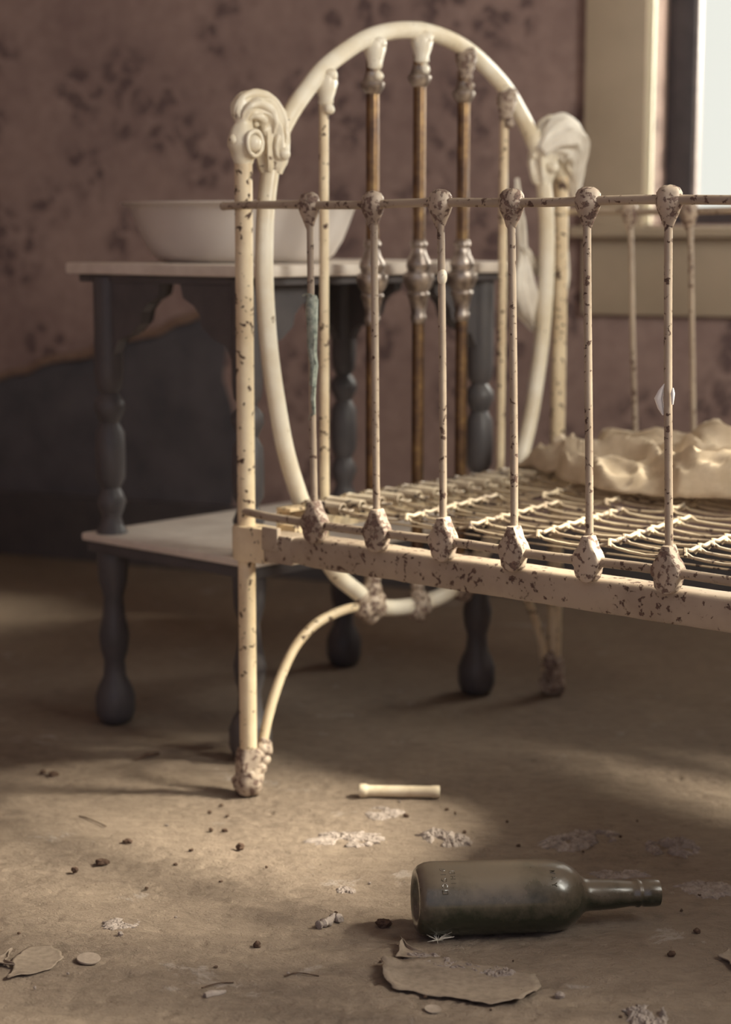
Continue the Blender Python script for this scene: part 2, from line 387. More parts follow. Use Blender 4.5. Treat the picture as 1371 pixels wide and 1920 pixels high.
# curled strip of wallpaper hanging along the tear
mb = MB(); rows = []
top = [q for q in fine_edge if q[0] <= ta+.001]
for i, (a, z) in enumerate(top):
    k = .5+.5*noise.noise((a*9, 3, 1)); wdt = .012+.022*k; row = []
    for j in range(6):
        th = j/5*2.2; row.append(WL(a + .010*math.sin(th), .006+.016*(1-math.cos(th))*k, z + .004 - wdt*math.sin(th)*.8))
    rows.append(row)
vs = [p for r_ in rows for p in r_]; mb.add(vs, [(i*6+j, i*6+j+1, (i+1)*6+j+1, (i+1)*6+j) for i in range(len(rows)-1) for j in range(5)])
o = mb.build('torn_wallpaper_strip', 'paper_edge'); md = o.modifiers.new('thick', 'SOLIDIFY'); md.thickness = .0012
tag(o, 'curled strip of torn wallpaper hanging on the wall behind the dark table', 'wallpaper')

# ------------------------------------------------------------------ iron bed
bed = empty('iron_bed', B(0, 0, 0))
tag(bed, 'chipped cream iron bed with arched end, spindle sides and bare wire springs', 'bed')
def tz(s, pts): return [B(s, t, z) for t, z in pts]
R_POST = .0118
CEN = BW/2
def hoop_end(s):
    sg = 1 if s == 0 else -1
    for t in (0, BW):
        mb = MB(); mb.tube([B(s, t, z) for z in (.05, .2, .4, .6, .8, .86)], R_POST, 20)
        p = mb.build('post', 'cream', bed)
        # foot casting
        mb = MB(); k = 1 if t == 0 else -1
        prof = [(.010, 0), (.017, .004), (.0195, .012), (.0215, .022), (.017, .030), (.0175, .042), (.016, .056), (.0125, .066)]
        mb.lathe(B(s, t, 0), prof, 20, mod=lambda i, ph: 1+.10*math.sin(5*ph)+.05*math.sin(3*ph+9*i))
        for (dt, dz, r) in ((.010, .055, .0095), (.018, .062, .010), (.027, .058, .009), (.022, .046, .009), (.014, .036, .010), (.011, .024, .0085), (.020, .071, .006), (-.006, .030, .009), (.030, .066, .006)):
            mb.ball(B(s + sg*.008, t + k*dt, dz), r)
        mb.jitter(.0016, 150); mb.build('foot_casting', 'chipped', bed)
        # big scrolled corner casting
        mb = MB()
        path = [(0, .842, .0125), (0, .856, .018), (0, .868, .0225), (.0, .882, .0185), (.001, .893, .013), (.002, .902, .015), (.006, .908, .020), (.017, .914, .0200),
                (.034, .912, .0210), (.047, .900, .0220), (.053, .885, .0230), (.054, .868, .023), (.053, .848, .020), (.052, .832, .0142)]
        path = smooth(path, 5)
        P = [B(s, abs(t - q[0]) if t else q[0], q[1]) for q in path]; Rr = [q[2] for q in path]
        mb.tube(P, Rr, 30, mod=lambda i, ph: 1+(.17*math.sin(7*ph+i*7) if i > .36 else .03*math.sin(5*ph)), flat=(Vector((U.x, U.y, 0)), .85))
        for kk in range(7):                                             # raised leaf ribs curling over the scroll
            ph0 = kk*2*PI/7; lp = []; lr = []
            i0, i1 = int(len(P)*.36), int(len(P)*(.78+.03*(kk % 3)))
            for i in range(i0, i1):
                f = (i-i0)/(i1-i0); Tn = (P[min(i+1, len(P)-1)]-P[i-1]).normalized(); a = Vector((U.x, U.y, 0))*sg; c = Tn.cross(a).normalized()
                ph = ph0 + f*1.5
                lp.append(P[i] + (a*math.cos(ph)*.85 + c*math.sin(ph))*Rr[i]*1.0); lr.append(.0012+.0046*math.sin(PI*min(1, f*1.05))**.8)
            mb.tube(lp, lr, 8)
        # curled tip and round boss
        tt = lambda q: (abs(t-q) if t else q)
        sp_ = []
        for i in range(22):
            th = i/21*4.6 + .5; rr_ = .019*(1-i/30); sp_.append(B(s + sg*.018, tt(.056 - math.sin(th)*rr_*.8), .862 + math.cos(th)*rr_))
        mb.tube(sp_, [.0042-.0022*i/21 for i in range(22)], 8)
        mb.ball(B(s + sg*.021, tt(.055), .857), .0085); mb.ball(B(s + sg*.017, tt(.001), .868), .011)
        sp_ = [B(s + sg*.020, tt(.001 + .0135*math.cos(th)), .868 + .016*math.sin(th)) for th in [i*PI/8 for i in range(17)]]
        mb.tube(sp_, .0030, 8)
        for q, z, r in ((.072, .908, .009), (.079, .892, .0075), (.077, .876, .006), (-.018, .872, .007), (.070, .860, .006)): mb.ball(B(s, tt(q), z), r)
        mb.jitter(.0012, 90); mb.build('corner_casting', 'white' if s == 0 else 'cream', bed)
    # arched hoop, one closed oval tube
    half = [(0, 1.041), (.055, 1.036), (.110, 1.023), (.160, 1.001), (.208, .973), (.241, .944), (.270, .915), (.296, .880), (.312, .840), (.322, .79), (.3255, .745), (.326, .697), (.3225, .641), (.315, .584), (.303, .526), (.288, .467), (.267, .414), (.245, .370), (.215, .322), (.184, .280), (.143, .251), (.108, .228), (.065, .212), (0, .206)]
    pts = smooth([(CEN-a, z) for a, z in half], 4)
    full = pts + [(2*CEN-a, z) for a, z in pts[::-1][1:]]
    mb = MB(); mb.tube(tz(s, full), .0122, 18, cap=False); mb.build('arched_hoop', 'white', bed)
    # lower braces running from the hoop down to the feet
    br = smooth([(.232, .224), (.205, .225), (.175, .222), (.135, .213), (.094, .188), (.063, .148), (.041, .104), (.027, .062), (.022, .045)], 4)
    for k in (0, 1):
        mb = MB(); mb.tube(tz(s, [(BW-a if k else a, z) for a, z in br]), .0068, 12); mb.build('brace', 'cream', bed)
    # spindles of the end: two thin painted ones and three brass ones
    hs = [(.157, .972, 0), (.2595, 1.022, 1), (.364, 1.038, 1), (.4685, 1.022, 1), (.571, .972, 0)]
    for i, (t, zt, br_) in enumerate(hs):
        r = .0092 if br_ else .0066
        zb = .225 if br_ else .308
        mb = MB(); mb.tube([B(s, t, z) for z in (zb, .5, .8, zt-.03)], r, 16)
        sp = mb.build('end_spindle', 'brass' if br_ else 'cream', bed)
        # cast joint under the hoop
        mb = MB(); mb.lathe(B(s+sg*.004, t, zt-.052 if not br_ else zt-.048), [(.0070, .004), (.0105, .008), (.0100, .014), (.0135, .024), (.0160, .034), (.0150, .042), (.0105, .048), (.004, .052)], 16, mod=lambda q, ph: 1+.06*math.sin(4*ph))
        mb.ball(B(s+sg*.012, t, zt-.008), .010); mb.ball(B(s+sg*.010, t, zt-.052), .0075)
        mb.jitter(.0012, 110); mb.build('cast_joint', 'white' if i < 3 else 'chipped', sp)
        if br_:
            mb = MB(); mb.lathe(B(s, t, zt-.076), [(.010, 0), (.0125, .003), (.0165, .010), (.017, .015), (.013, .019), (.0105, .027), (.011, .030)], 20); mb.build('collar', 'nickel', sp)
            prof = [(.0093, .625), (.0115, .631), (.0115, .636), (.0098, .640), (.0125, .652), (.0145, .662), (.0165, .664), (.0165, .669), (.0145, .671), (.020, .680), (.0232, .690), (.022, .697), (.0165, .700), (.0165, .704), (.0185, .707), (.0180, .714), (.0125, .724), (.0100, .732), (.0100, .735), (.0128, .738), (.0122, .742), (.0093, .746)]
            mb = MB(); mb.lathe(B(s, t, 0), [(a, z) for a, z in prof], 24); mb.build('turned_ornament', 'nickel', sp)
    # castings where the hoop and braces meet at the bottom
    for t, z, f in ((.252, .226, 1), (.364, .206, .8), (.476, .226, 1)):
        mb = MB(); k = 1 if t < CEN else -1
        for dt, dz, r in ((0, 0, .021), (-.014*k, -.006, .016), (.012*k, -.010, .016), (.002*k, .020, .016), (.004*k, .036, .0125), (-.018*k, .010, .012), (.020*k, .004, .011), (0, -.018, .013)):
            mb.ball(B(s+sg*.004, t+dt*f, z+dz*f), r*f)
        mb.jitter(.002, 120); mb.build('hoop_casting', 'chipped', bed)
hoop_end(0)
hoop_end(BL)

# spindle sides
def spade(mb, c, t_out):
    """pear-shaped casting round the lower rail, flat front with a thick rim"""
    pr = [(.0045, .030), (.0075, .024), (.0095, .018), (.0150, .011), (.0185, .003), (.0178, -.004), (.0150, -.008), (.0142, -.012), (.0125, -.018), (.0075, -.0225), (.0025, -.024)]
    s0, z0 = c
    out_ = pr + [(-a, z) for a, z in pr[::-1]]
    n_ = len(out_); vs = []; fs = []
    layers = [(.78, t_out-.0105), (.96, t_out-.0085), (1.0, t_out-.004), (1.0, t_out+.006), (.9, t_out+.0085)]
    for k, t in layers: vs += [B(s0+a*k, t, z0+z*k) for a, z in out_]
    for L in range(len(layers)-1): fs += [(L*n_+i, L*n_+(i+1) % n_, (L+1)*n_+(i+1) % n_, (L+1)*n_+i) for i in range(n_)]
    fs += [tuple(range(n_))[::-1], tuple((len(layers)-1)*n_+i for i in range(n_))]
    mb.add(vs, fs)
def side_panel(t0, sg, s0, ds, zt=.789, zb=.390, lean=-.043, tilt=-.026):
    outp = lambda z: t0 - sg*(.021 + tilt*(z-.6))
    ls = lambda z: lean*(z-.6)
    for z in (zt, zb):
        mb = MB(); e0 = -.020 if z == zt else .008
        pts = [B(e0+(BL+.03-e0)*i/24, outp(z) + .0008*math.sin(i*1.9), z+.0010*math.sin(i*1.3)) for i in range(25)]
        if z == zb: pts = [B(.004, t0 - sg*.006, z)] + pts[1:]
        mb.tube(pts, .0052 if z == zt else .0056, 12)
        mb.ball(pts[0], .0058); rail = mb.build('panel_rail', 'rail', bed)
    i = 0
    while s0+ds*i < BL-.02:
        s = s0+ds*i
        pts = [B(s+ls(z)+.0011*math.sin(z*9+i), outp(z), z) for z in (zb, .45, .52, .6, .68, .74, zt)]
        mb = MB(); mb.tube(pts, .0045, 12); sp = mb.build('panel_spindle', 'rail', bed)
        c = B(s+ls(zt), outp(zt), zt)
        mb = MB(); prof = [(.0040, -.031), (.0062, -.027), (.0095, -.019), (.0138, -.010), (.0165, -.002), (.0165, .001), (.0150, .0035), (.0148, .008), (.0118, .0125), (.0065, .0152), (.0010, .016)]
        mb.lathe(c, prof, 20, flat=(Vector((V.x, V.y, 0)), .72), mod=lambda q, ph: 1+.03*math.sin(4*ph+i)); mb.jitter(.0009, 160); mb.build('rail_knob', 'chipped', sp)
        mb = MB(); spade(mb, (s+ls(zb), zb), outp(zb)); mb.jitter(.0008, 150); mb.build('spade_casting', 'chipped', sp)
        if sg == 1 and i == 0:                                     # green tape peeling from the first spindle
            mb = MB(); zc = [.678, .672, .655, .635, .612, .59, .565]
            mb.tube([B(s+ls(z)+.002+.0012*math.sin(z*140), outp(z)-.001, z) for z in zc], [.0062, .0078, .0072, .0068, .0058, .0052, .0045], 10, mod=lambda q, ph: 1+.18*math.sin(3*ph+q*11))
            mb.tube([B(s+ls(.68)+q*.0085, outp(.68)-.006, .680-abs(q)*.003) for q in (-1, -.4, .4, 1)], .0012, 6)
            mb.tube([B(s+ls(.64)+a, outp(.64)-.004, z) for a, z in ((.005, .65), (.008, .62), (.007, .605), (.011, .592))], [.0022, .0018, .0012, .0010], 6)
            mb.tube([B(s+ls(.5)+a, outp(.5)-.002, z) for a, z in ((-.006, .522), (-.003, .528), (.003, .53), (.001, .55), (.003, .565))], [.001, .002, .002, .0035, .003], 6)
            mb.build('peeling_tape', 'tape', sp)['label'] = 'peeling green tape'
        if sg == 1 and i == 1: pass
        if sg == 1 and i == 2:
            mb = MB(); mb.ball(B(s+ls(.71)+.003, outp(.70)-.001, .703), .0075, 8, (.8, .8, 1.3)); mb.build('paint_blob', 'white', sp)
        if sg == 1 and i == 5:                                     # scrap of white paper caught on the sixth spindle
            mb = MB(); fr = Vector((U.x, U.y, 0)); q0 = B(s+ls(.575)-.007, outp(.575)-.003, .578)
            mb.tube([q0+fr*a+Vector((0, 0, z)) for a, z in ((.003, .016), (-.001, .008), (-.004, 0), (-.001, -.010), (.002, -.018))], [.0006, .003, .0048, .0035, .0008], 8)
            mb.tube([q0+fr*(.0135+a)+Vector((0, 0, z)) for a, z in ((.0, .012), (.0, .006), (.0, -.006))], [.0008, .0024, .001], 8)
            mb.build('paper_scrap', 'snag', sp)['label'] = 'scrap of white paper stuck to the spindle'
        i += 1
side_panel(0, 1, .137, .103)
side_panel(BW, -1, .126, .106)

# bed rails, corner blocks and the angle-iron spring frame
def side_rail(t0, sg):
    f = lambda s, t, z: B(s, t0+sg*t, z)
    # clamp round the post with a wedge towards the rail
    for e in (0, 1):
        g = (lambda s, t, z: f(s, t, z)) if e == 0 else (lambda s, t, z: f(BL-s, t, z))
        mb = MB(); n_ = 14; lo = [(math.cos(PI/2+PI*i/n_)*.019, math.sin(PI/2+PI*i/n_)*.019) for i in range(n_+1)]
        outl = [(a, b_) for a, b_ in lo] + [(.010, -.021), (.024, -.016), (.047, -.0165), (.047, .012), (.012, .018)]
        cx = sum(p[0] for p in outl)/len(outl); cy = sum(p[1] for p in outl)/len(outl)
        lay = [(.325, .90), (.328, 1), (.368, 1), (.371, .92)]; vs = []; m_ = len(outl)
        for z, k in lay: vs += [g(cx+(a-cx)*k, cy+(b_-cy)*k, z) for a, b_ in outl]
        fs = [(L*m_+i, L*m_+(i+1) % m_, (L+1)*m_+(i+1) % m_, (L+1)*m_+i) for L in range(3) for i in range(m_)] + [tuple(range(m_))[::-1], tuple(3*m_+i for i in range(m_))]
        mb.add(vs, fs); mb.build('corner_clamp', 'cream', bed)
        mb = MB(); mb.box(g, .049, .098, -.0185, .020, .329, .3665, .003); mb.box(g, .047, .075, -.021, -.013, .345, .376, .002); mb.build('rail_bracket', 'rail', bed)
    # the angle iron: vertical web and top flange, rounded start
    mb = MB(); n_ = 60; vs = []
    for i in range(n_+1):
        s = .096 + (BL-.192)*i/n_
        rag = .0035*max(0, noise.noise((s*22, 4, t0)))*(1 if i % 2 else .4)
        e = min(i, n_-i); rz = .004*(1-min(1, e/1.5)); 
        prof = [(-.016, .3305+rag+rz), (-.0185, .3335+rag+rz), (-.0185, .3635-rz), (-.0165, .3675-rz), (-.012, .369-rz), (.012, .369-rz), (.012, .3655-rz), (-.012, .3655-rz), (-.0145, .362-rz), (-.0145, .3335+rag)]
        vs += [f(s, a, z) for a, z in prof]
    m_ = 10; fs = [(i*m_+k, i*m_+(k+1) % m_, (i+1)*m_+(k+1) % m_, (i+1)*m_+k) for i in range(n_) for k in range(m_)] + [tuple(range(m_))[::-1], tuple(n_*m_+k for k in range(m_))]
    mb.add(vs, fs); mb.jitter(.0007, 60); mb.build('side_rail', 'rail', bed)
side_rail(0, 1); side_rail(BW, -1)
for e in (0, 1):
    g = (lambda s, t, z: B(s, t, z)) if e == 0 else (lambda s, t, z: B(BL-s, t, z))
    mb = MB(); mb.box(g, .012, .038, .045, BW-.045, .386, .391, .0015); mb.box(g, .012, .017, .045, BW-.045, .350, .391, .0015)
    mb.box(g, .030, .060, .030, .060, .352, .372, .002); mb.box(g, .030, .060, BW-.060, BW-.030, .352, .372, .002)
    mb.build('spring_bar', 'cream', bed)
ZW = .387
ts = [.085+.0405*k for k in range(15)]
for k, t in enumerate(ts):
    # helical tension spring hooked to the end bar
    for e in (0, 1):
        g = (lambda s, t_, z: B(s, t_, z)) if e == 0 else (lambda s, t_, z: B(BL-s, t_, z))
        mb = MB(); L = .062; turns = 17; n_ = turns*9; pts = []
        zc = ZW+.004
        for i in range(n_+1):
            th = i/9*2*PI; pts.append(g(.036+.010*0+L*i/n_, t+(.0078)*math.cos(th), zc+(.0078)*math.sin(th)))
        if e == 0 or k % 2 == 0:
            mb.tube(pts, .0016, 5)
            mb.tube([g(.022, t, zc+.001), g(.030, t, zc+.006), g(.037, t, zc+.0068)], .0016, 6)
            rng = [g(.104+.007*math.cos(a), t+.0075*math.sin(a), zc) for a in [PI+i*2*PI/14 for i in range(15)]]
            mb.tube(rng, .0015, 6); mb.tube([g(.026+.0*i, t-.004+.008*i, zc+.003) for i in (0, 1)], .002, 6)
            mb.build('coil_spring', 'wire', bed)
rows = [.205+.103*k for k in range(11)]
def row_s(r, t):                                       # link rows run slightly skew, in two blocks
    return r - (t-.07)*.13 + (.055 if t > .36 else 0)
for k, t in enumerate(ts):
    # one long wire, kinked at every link
    pts = [B(.100, t, ZW)]
    for r in rows:
        sr = row_s(r, t)
        if sr < .11 or sr > BL-.12: continue
        dz = .0022*noise.noise((k*3.1, r*7, 0)); q = .002*(1 if k % 2 else -1)
        pts += [B(sr-.05, t+q, ZW-.003+dz), B(sr-.012, t-.003, ZW), B(sr, t+.004, ZW+.004), B(sr+.012, t-.002, ZW)]
    pts += [B(BL-.1, t, ZW)]
    mb = MB(); mb.tube([Vector(p) for p in smooth([tuple(p) for p in pts], 2)], .0019, 6)
    mb.tube([B(.10, t+.010, ZW-.006), B(.35, t+.012, ZW-.010), B(.7, t+.012, ZW-.011), B(BL-.10, t+.010, ZW-.006)], .0014, 5)
    mb.build('spring_wire', 'wire', bed)
for bi, (k0, k1) in enumerate(((0, 7), (7, 14))):
    for r in rows:
        mb = MB(); ok = False
        for k in range(k0, k1):
            t0_, t1_ = ts[k], ts[k+1]
            if bi == 0 and k == 6: continue
            a, b_ = row_s(r, t0_), row_s(r, t1_ if (t1_ <= .36 or bi) else .36)
            if a < .11 or b_ < .11 or a > BL-.13: continue
            ok = True
            mb.tube([B(a+.004, t0_-.004, ZW+.001), B(a, t0_+.002, ZW+.008), B((a+b_)/2, (t0_+t1_)/2, ZW+.004), B(b_+.002, t1_-.004, ZW+.006), B(b_-.003, t1_+.004, ZW+.002), B(b_-.006, t1_+.002, ZW-.003)], .0024, 6)
        if ok: mb.build('link_row', 'wire', bed)

# ------------------------------------------------------------------ crumpled blanket at the far right of the springs
def cloth_height(s, t):
    # long folds, each a ridge with a sharp side
    h = .015
    for a, b_, c, amp, w_ in ((.62, .78, .10, .014, .03), (.25, .97, -.62, .020, .025), (.80, .60, .62, .014, .03), (.1, 1, .52, .018, .02), (.95, -.3, .35, .012, .025), (.15, .99, .50, .016, .018), (.2, .98, .58, .018, .02), (.3, .95, .70, .016, .02)):
        d = a*s + b_*t - c + .03*noise.noise((s*6, t*6, c*9))
        h += amp*math.exp(-(d/w_)**2)*(.6+.7*noise.noise((s*5, t*5, a*9)))
    w1_ = nvec((s*5, t*5, 3))*.5
    p = Vector((s*4.5, t*13, 1)) + w1_*1.5; q = Vector((s*16+t*5, t*22, 4)) + w1_*2
    h += .030*max(0, 1-2.4*abs(noise.noise(p)))**2 + .014*max(0, 1-2.4*abs(noise.noise(q)))**2 + .012*noise.noise(p*.6) + .003*noise.noise(q*2)
    return max(h, .004)
def cloth_patch(name, fn_edge, s0, s1, t0, t1, ns, ntt, extra, m_, label):
    mb = MB(); vs = []
    for i in range(ns+1):
        for j in range(ntt+1):
            f, g_ = i/ns, j/ntt
            s = s0+(s1-s0)*f; lo = fn_edge(s); t = lo+(t1-lo)*g_
            s2 = s + .02*noise.noise((s*9, t*9, 5)); t2 = t + .02*noise.noise((s*9, t*9, 8))
            e = min(1, g_/.05)*min(1, f/.05+.0)
            vs.append(B(s2, t2, ZW+.009 + (cloth_height(s, t)+extra(s, t))*(.15+.85*e)))
    mb.add(vs, [(i*(ntt+1)+j, i*(ntt+1)+j+1, (i+1)*(ntt+1)+j+1, (i+1)*(ntt+1)+j) for i in range(ns) for j in range(ntt)])
    o = mb.build(name, m_); md = o.modifiers.new('thick', 'SOLIDIFY'); md.thickness = .003; md.offset = 1
    return tag(o, label, 'blanket')
def edge(s):
    pts = [(.03, .57), (.08, .56), (.14, .53), (.2, .47), (.26, .43), (.34, .42), (.42, .40), (.5, .43), (.62, .40), (.72, .30), (.82, .10), (.95, .06), (1.3, .06)]
    for i in range(len(pts)-1):
        if pts[i][0] <= s <= pts[i+1][0]:
            f = (s-pts[i][0])/(pts[i+1][0]-pts[i][0]); return pts[i][1]*(1-f)+pts[i+1][1]*f + .02*noise.noise((s*14, 0, 0))
    return pts[0][1] if s < .1 else pts[-1][1]
def hump(s, t):
    return .030*math.exp(-((s-.40)/.12)**2-((t-.66)/.05)**2) + .012*math.exp(-((s-.60)/.2)**2-((t-.60)/.10)**2) + .03*max(0, min(1, (s-.8)/.2))
cloth_patch('blanket', edge, .035, 1.25, 0, .69, 150, 90, hump, 'cloth', 'crumpled beige blanket heaped on the bare bed springs')

# white rag draped over the far corner of the bed end
def rag():
    mb = MB(); off = .0
    def P(t, z, s=0): return B(s, t, z)
    path = smooth([(.650, .880, .012, .010), (.668, .895, .014, .024), (.690, .903, .016, .034), (.714, .898, .016, .034), (.732, .878, .014, .026), (.742, .856, .012, .018), (.750, .833, .010, .011), (.757, .806, .006, .003)], 6)
    mb.tube([P(q[0], q[1], q[2]) for q in path], [q[3] for q in path], 48, mod=lambda i, ph: 1+.09*math.sin(5*ph+i*5)+.07*math.sin(11*ph-i*6)+.03*math.sin(23*ph+i*9))
    p2 = smooth([(.648, .84, -.03, .003), (.655, .80, -.03, .006), (.660, .76, -.030, .008), (.664, .715, -.030, .010), (.664, .675, -.030, .020), (.668, .645, -.026, .020), (.678, .615, -.02, .010), (.682, .60, -.018, .003)], 5)
    mb.tube([P(q[0], q[1], q[2]) for q in p2], [q[3] for q in p2], 32, mod=lambda i, ph: 1+.25*math.sin(4*ph+i*5)+.12*math.sin(9*ph-i*4))
    p3 = smooth([(.742, .86, -.026, .006), (.750, .80, -.026, .013), (.753, .74, -.024, .016), (.757, .69, -.022, .017), (.752, .645, -.020, .011), (.745, .60, -.018, .002)], 5)
    mb.tube([P(q[0], q[1], q[2]) for q in p3], [q[3] for q in p3], 28, mod=lambda i, ph: 1+.22*math.sin(4*ph+i*3)+.1*math.sin(9*ph))
    p4 = smooth([(.655, .735, -.02, .004), (.68, .715, -.028, .010), (.71, .700, -.030, .011), (.74, .712, -.026, .008), (.757, .735, -.02, .003)], 5)
    mb.tube([P(q[0], q[1], q[2]) for q in p4], [q[3] for q in p4], 20, mod=lambda i, ph: 1+.2*math.sin(5*ph))
    mb.jitter(.0022, 45)
    tag(mb.build('rag', 'rag'), 'off white rag draped over the far corner post of the bed', 'rag')
rag()

# ------------------------------------------------------------------ dark side table
TA = Vector((-.742, .67)); TB = Vector((.67, .742)); TO = Vector((-.149, 2.53))
def T(a, b_, z): p = TO + TA*a + TB*b_; return Vector((p.x, p.y, z))
tbl = empty('side_table', T(.2, .3, 0))
tag(tbl, 'dark wooden two-tier side table with turned legs behind the bed end', 'table')
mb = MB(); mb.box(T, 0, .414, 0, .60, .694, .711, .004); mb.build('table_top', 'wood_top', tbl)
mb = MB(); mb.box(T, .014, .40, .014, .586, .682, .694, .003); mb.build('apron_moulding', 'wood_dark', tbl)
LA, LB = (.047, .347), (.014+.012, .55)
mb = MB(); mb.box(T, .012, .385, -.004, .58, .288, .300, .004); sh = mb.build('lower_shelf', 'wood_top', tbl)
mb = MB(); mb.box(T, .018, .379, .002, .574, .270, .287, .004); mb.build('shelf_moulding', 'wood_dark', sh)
def bracket(a, b_, da, db):
    """scroll-cut corner bracket between leg and top"""
    pr = [(0, .682), (.128, .682), (.122, .662), (.100, .652), (.088, .640), (.083, .622), (.060, .605), (.034, .597), (.024, .580), (.016, .566), (0, .560)]
    mb = MB()
    if da: mb.prism(pr, lambda x, y, d: T(a+da*x, b_+d, y), -.009, .009)
    else: mb.prism(pr, lambda x, y, d: T(a+d, b_+db*x, y), -.009, .009)
    mb.build('bracket', 'wood_dark', tbl, sm=False)
leg_prof = [(.016, .0), (.026, .006), (.031, .020), (.031, .045), (.026, .060), (.018, .075), (.016, .10), (.022, .12), (.024, .14), (.018, .17), (.015, .20), (.022, .225), (.024, .25), (.024, .302), (.019, .31), (.014, .325), (.018, .335), (.023, .350), (.018, .362),
            (.014, .37), (.022, .385), (.023, .42), (.022, .455), (.014, .47), (.018, .478), (.0235, .49), (.0225, .502), (.013, .515), (.020, .525), (.022, .545), (.022, .60), (.022, .69)]
for ia, a in enumerate(LA):
    for ib, b_ in enumerate(LB):
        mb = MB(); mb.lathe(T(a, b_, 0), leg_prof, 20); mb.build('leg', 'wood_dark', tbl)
        bracket(a, b_, 1 if ia == 0 else -1, 0); bracket(a, b_, 0, 1 if ib == 0 else -1)

# enamel bowl on the table
bc = Vector((-.188, 2.842, .711))
prof = [(.0, .002), (.10, .0), (.112, .003), (.122, .012), (.134, .034), (.143, .060), (.149, .080), (.152, .086), (.1605, .0885), (.1625, .0905), (.1615, .0925), (.156, .0920), (.150, .089), (.1465, .082), (.140, .060), (.131, .036), (.118, .014), (.108, .007), (.0, .006)]
mb = MB(); mb.lathe(bc, [(a*1.14, z*.97) for a, z in prof], 64); bowl = mb.build('wash_bowl', 'bowl', origin=bc)
tag(bowl, 'wide white enamel wash bowl on the dark side table', 'bowl')

# ------------------------------------------------------------------ bottle lying on the floor
p0 = floor_at(806, 1752); p1 = floor_at(1100, 1752)
bb = Vector((.0505, 1.945, 0)); ax = Vector((1, .0, .0)).normalized()
RB = .0405
def bottle():
    root_loc = Vector((.0535, 1.905, RB-.001))
    ang = math.radians(8.0); ax = Vector((math.cos(ang), math.sin(ang), -.022)).normalized()
    prof = [(.0, .010), (.018, .009), (.024, .004), (.0285, .0005), (.0325, .0012), (.0365, .0048), (.0392, .0105), (.0403, .0175), (.0405, .022), (.0402, .05), (.0400, .10), (.0400, .138), (.0397, .148), (.0385, .157), (.0355, .167), (.0310, .175), (.0255, .181), (.0210, .185), (.0185, .189), (.0175, .194),
            (.0172, .205), (.0165, .220), (.0150, .232), (.0140, .240), (.0138, .246), (.0150, .2475), (.0153, .250), (.0140, .252), (.0139, .254), (.0147, .2555), (.0150, .262), (.0148, .270), (.0140, .2735), (.0110, .274), (.0095, .272), (.0090, .24)]
    mb = MB(); mb.lathe(root_loc, prof, 72, axis=ax)
    o = mb.build('glass_bottle', 'bottle', origin=root_loc)
    tag(o, 'dusty dark glass bottle lying on its side on the floor', 'bottle')
    return o, root_loc, ax
bot, BLc, BAX = bottle()
bpy.context.view_layer.update()
# raised lettering round the heel and shoulder
def emboss(txt, dist, R, phi0, size, step):
    fv = []
    side = BAX.cross(Vector((0, 0, 1))).normalized(); upv = side.cross(BAX).normalized()
    mb = MB()
    for i, ch in enumerate(txt):
        strokes = {'O': [[(0, 0), (0, 1), (.7, 1), (.7, 0), (0, 0)]], 'D': [[(0, 0), (0, 1), (.5, .9), (.7, .5), (.5, .1), (0, 0)]], 'C': [[(.7, .85), (.4, 1), (0, .7), (0, .3), (.4, 0), (.7, .15)]], 'H': [[(0, 0), (0, 1)], [(.7, 0), (.7, 1)], [(0, .5), (.7, .5)]],
                   'I': [[(.35, 0), (.35, 1)]], 'U': [[(0, 1), (0, .2), (.35, 0), (.7, .2), (.7, 1)]], 'N': [[(0, 0), (0, 1), (.7, 0), (.7, 1)]], 'L': [[(0, 1), (0, 0), (.6, 0)]], 'S': [[(.7, .9), (.3, 1), (0, .75), (.7, .3), (.4, 0), (0, .1)]],
                   'E': [[(.6, 1), (0, 1), (0, 0), (.6, 0)], [(0, .5), (.5, .5)]], 'R': [[(0, 0), (0, 1), (.6, .85), (.6, .6), (0, .5), (.7, 0)]], 'W': [[(0, 1), (.15, 0), (.4, .8), (.6, 0), (.8, 1)]], 'A': [[(0, 0), (.35, 1), (.7, 0)], [(.15, .4), (.55, .4)]], 'Y': [[(0, 1), (.35, .5), (.7, 1)], [(.35, .5), (.35, 0)]],
                   '2': [[(0, .8), (.35, 1), (.7, .75), (0, 0), (.7, 0)]], '5': [[(.7, 1), (.1, 1), (0, .55), (.5, .6), (.7, .3), (.4, 0), (0, .1)]]}.get(ch, [])
        for st_ in strokes:
            pts = []
            for a, b_ in st_:
                phi = phi0 - (i*step + a*size/R*1.0); d = dist + (b_-.5)*size
                pts.append(BLc + BAX*d + (side*math.cos(phi) + upv*math.sin(phi))*R)
            mb.tube(pts, .0007, 5)
    o = mb.build('embossed_lettering', 'bottle', bot); o['label'] = 'raised embossed lettering'
# side points towards the camera; lettering climbs round the glass
emboss('DISCO', .027, .0405, 1.25, .0055, .17)
emboss('OHI', .037, .0403, 1.15, .0052, .17)
emboss('WAY', .147, .0397, 1.10, .0055, .20)

# ------------------------------------------------------------------ things on the floor
# pale ceramic tube
a_, b_ = floor_at(676, 1494), floor_at(826, 1496)
ctr = Vector(((a_.x+b_.x)/2, (a_.y+b_.y)/2, .0085)); dx = (b_-a_).normalized(); Lh = (b_-a_).length/2
mb = MB(); mb.lathe(ctr - dx*Lh, [(.0035, .004), (.0045, 0), (.0088, .0), (.0096, .003), (.0096, .008), (.0082, .0105), (.0078, .0125), (.0078, 2*Lh-.012), (.0086, 2*Lh-.010), (.0086, 2*Lh-.002), (.0078, 2*Lh), (.004, 2*Lh), (.0035, 2*Lh-.006)], 24, axis=dx)
o = mb.build('ceramic_tube', 'tube', origin=ctr); tag(o, 'short pale ceramic tube with rimmed ends lying on the floor', 'tube')
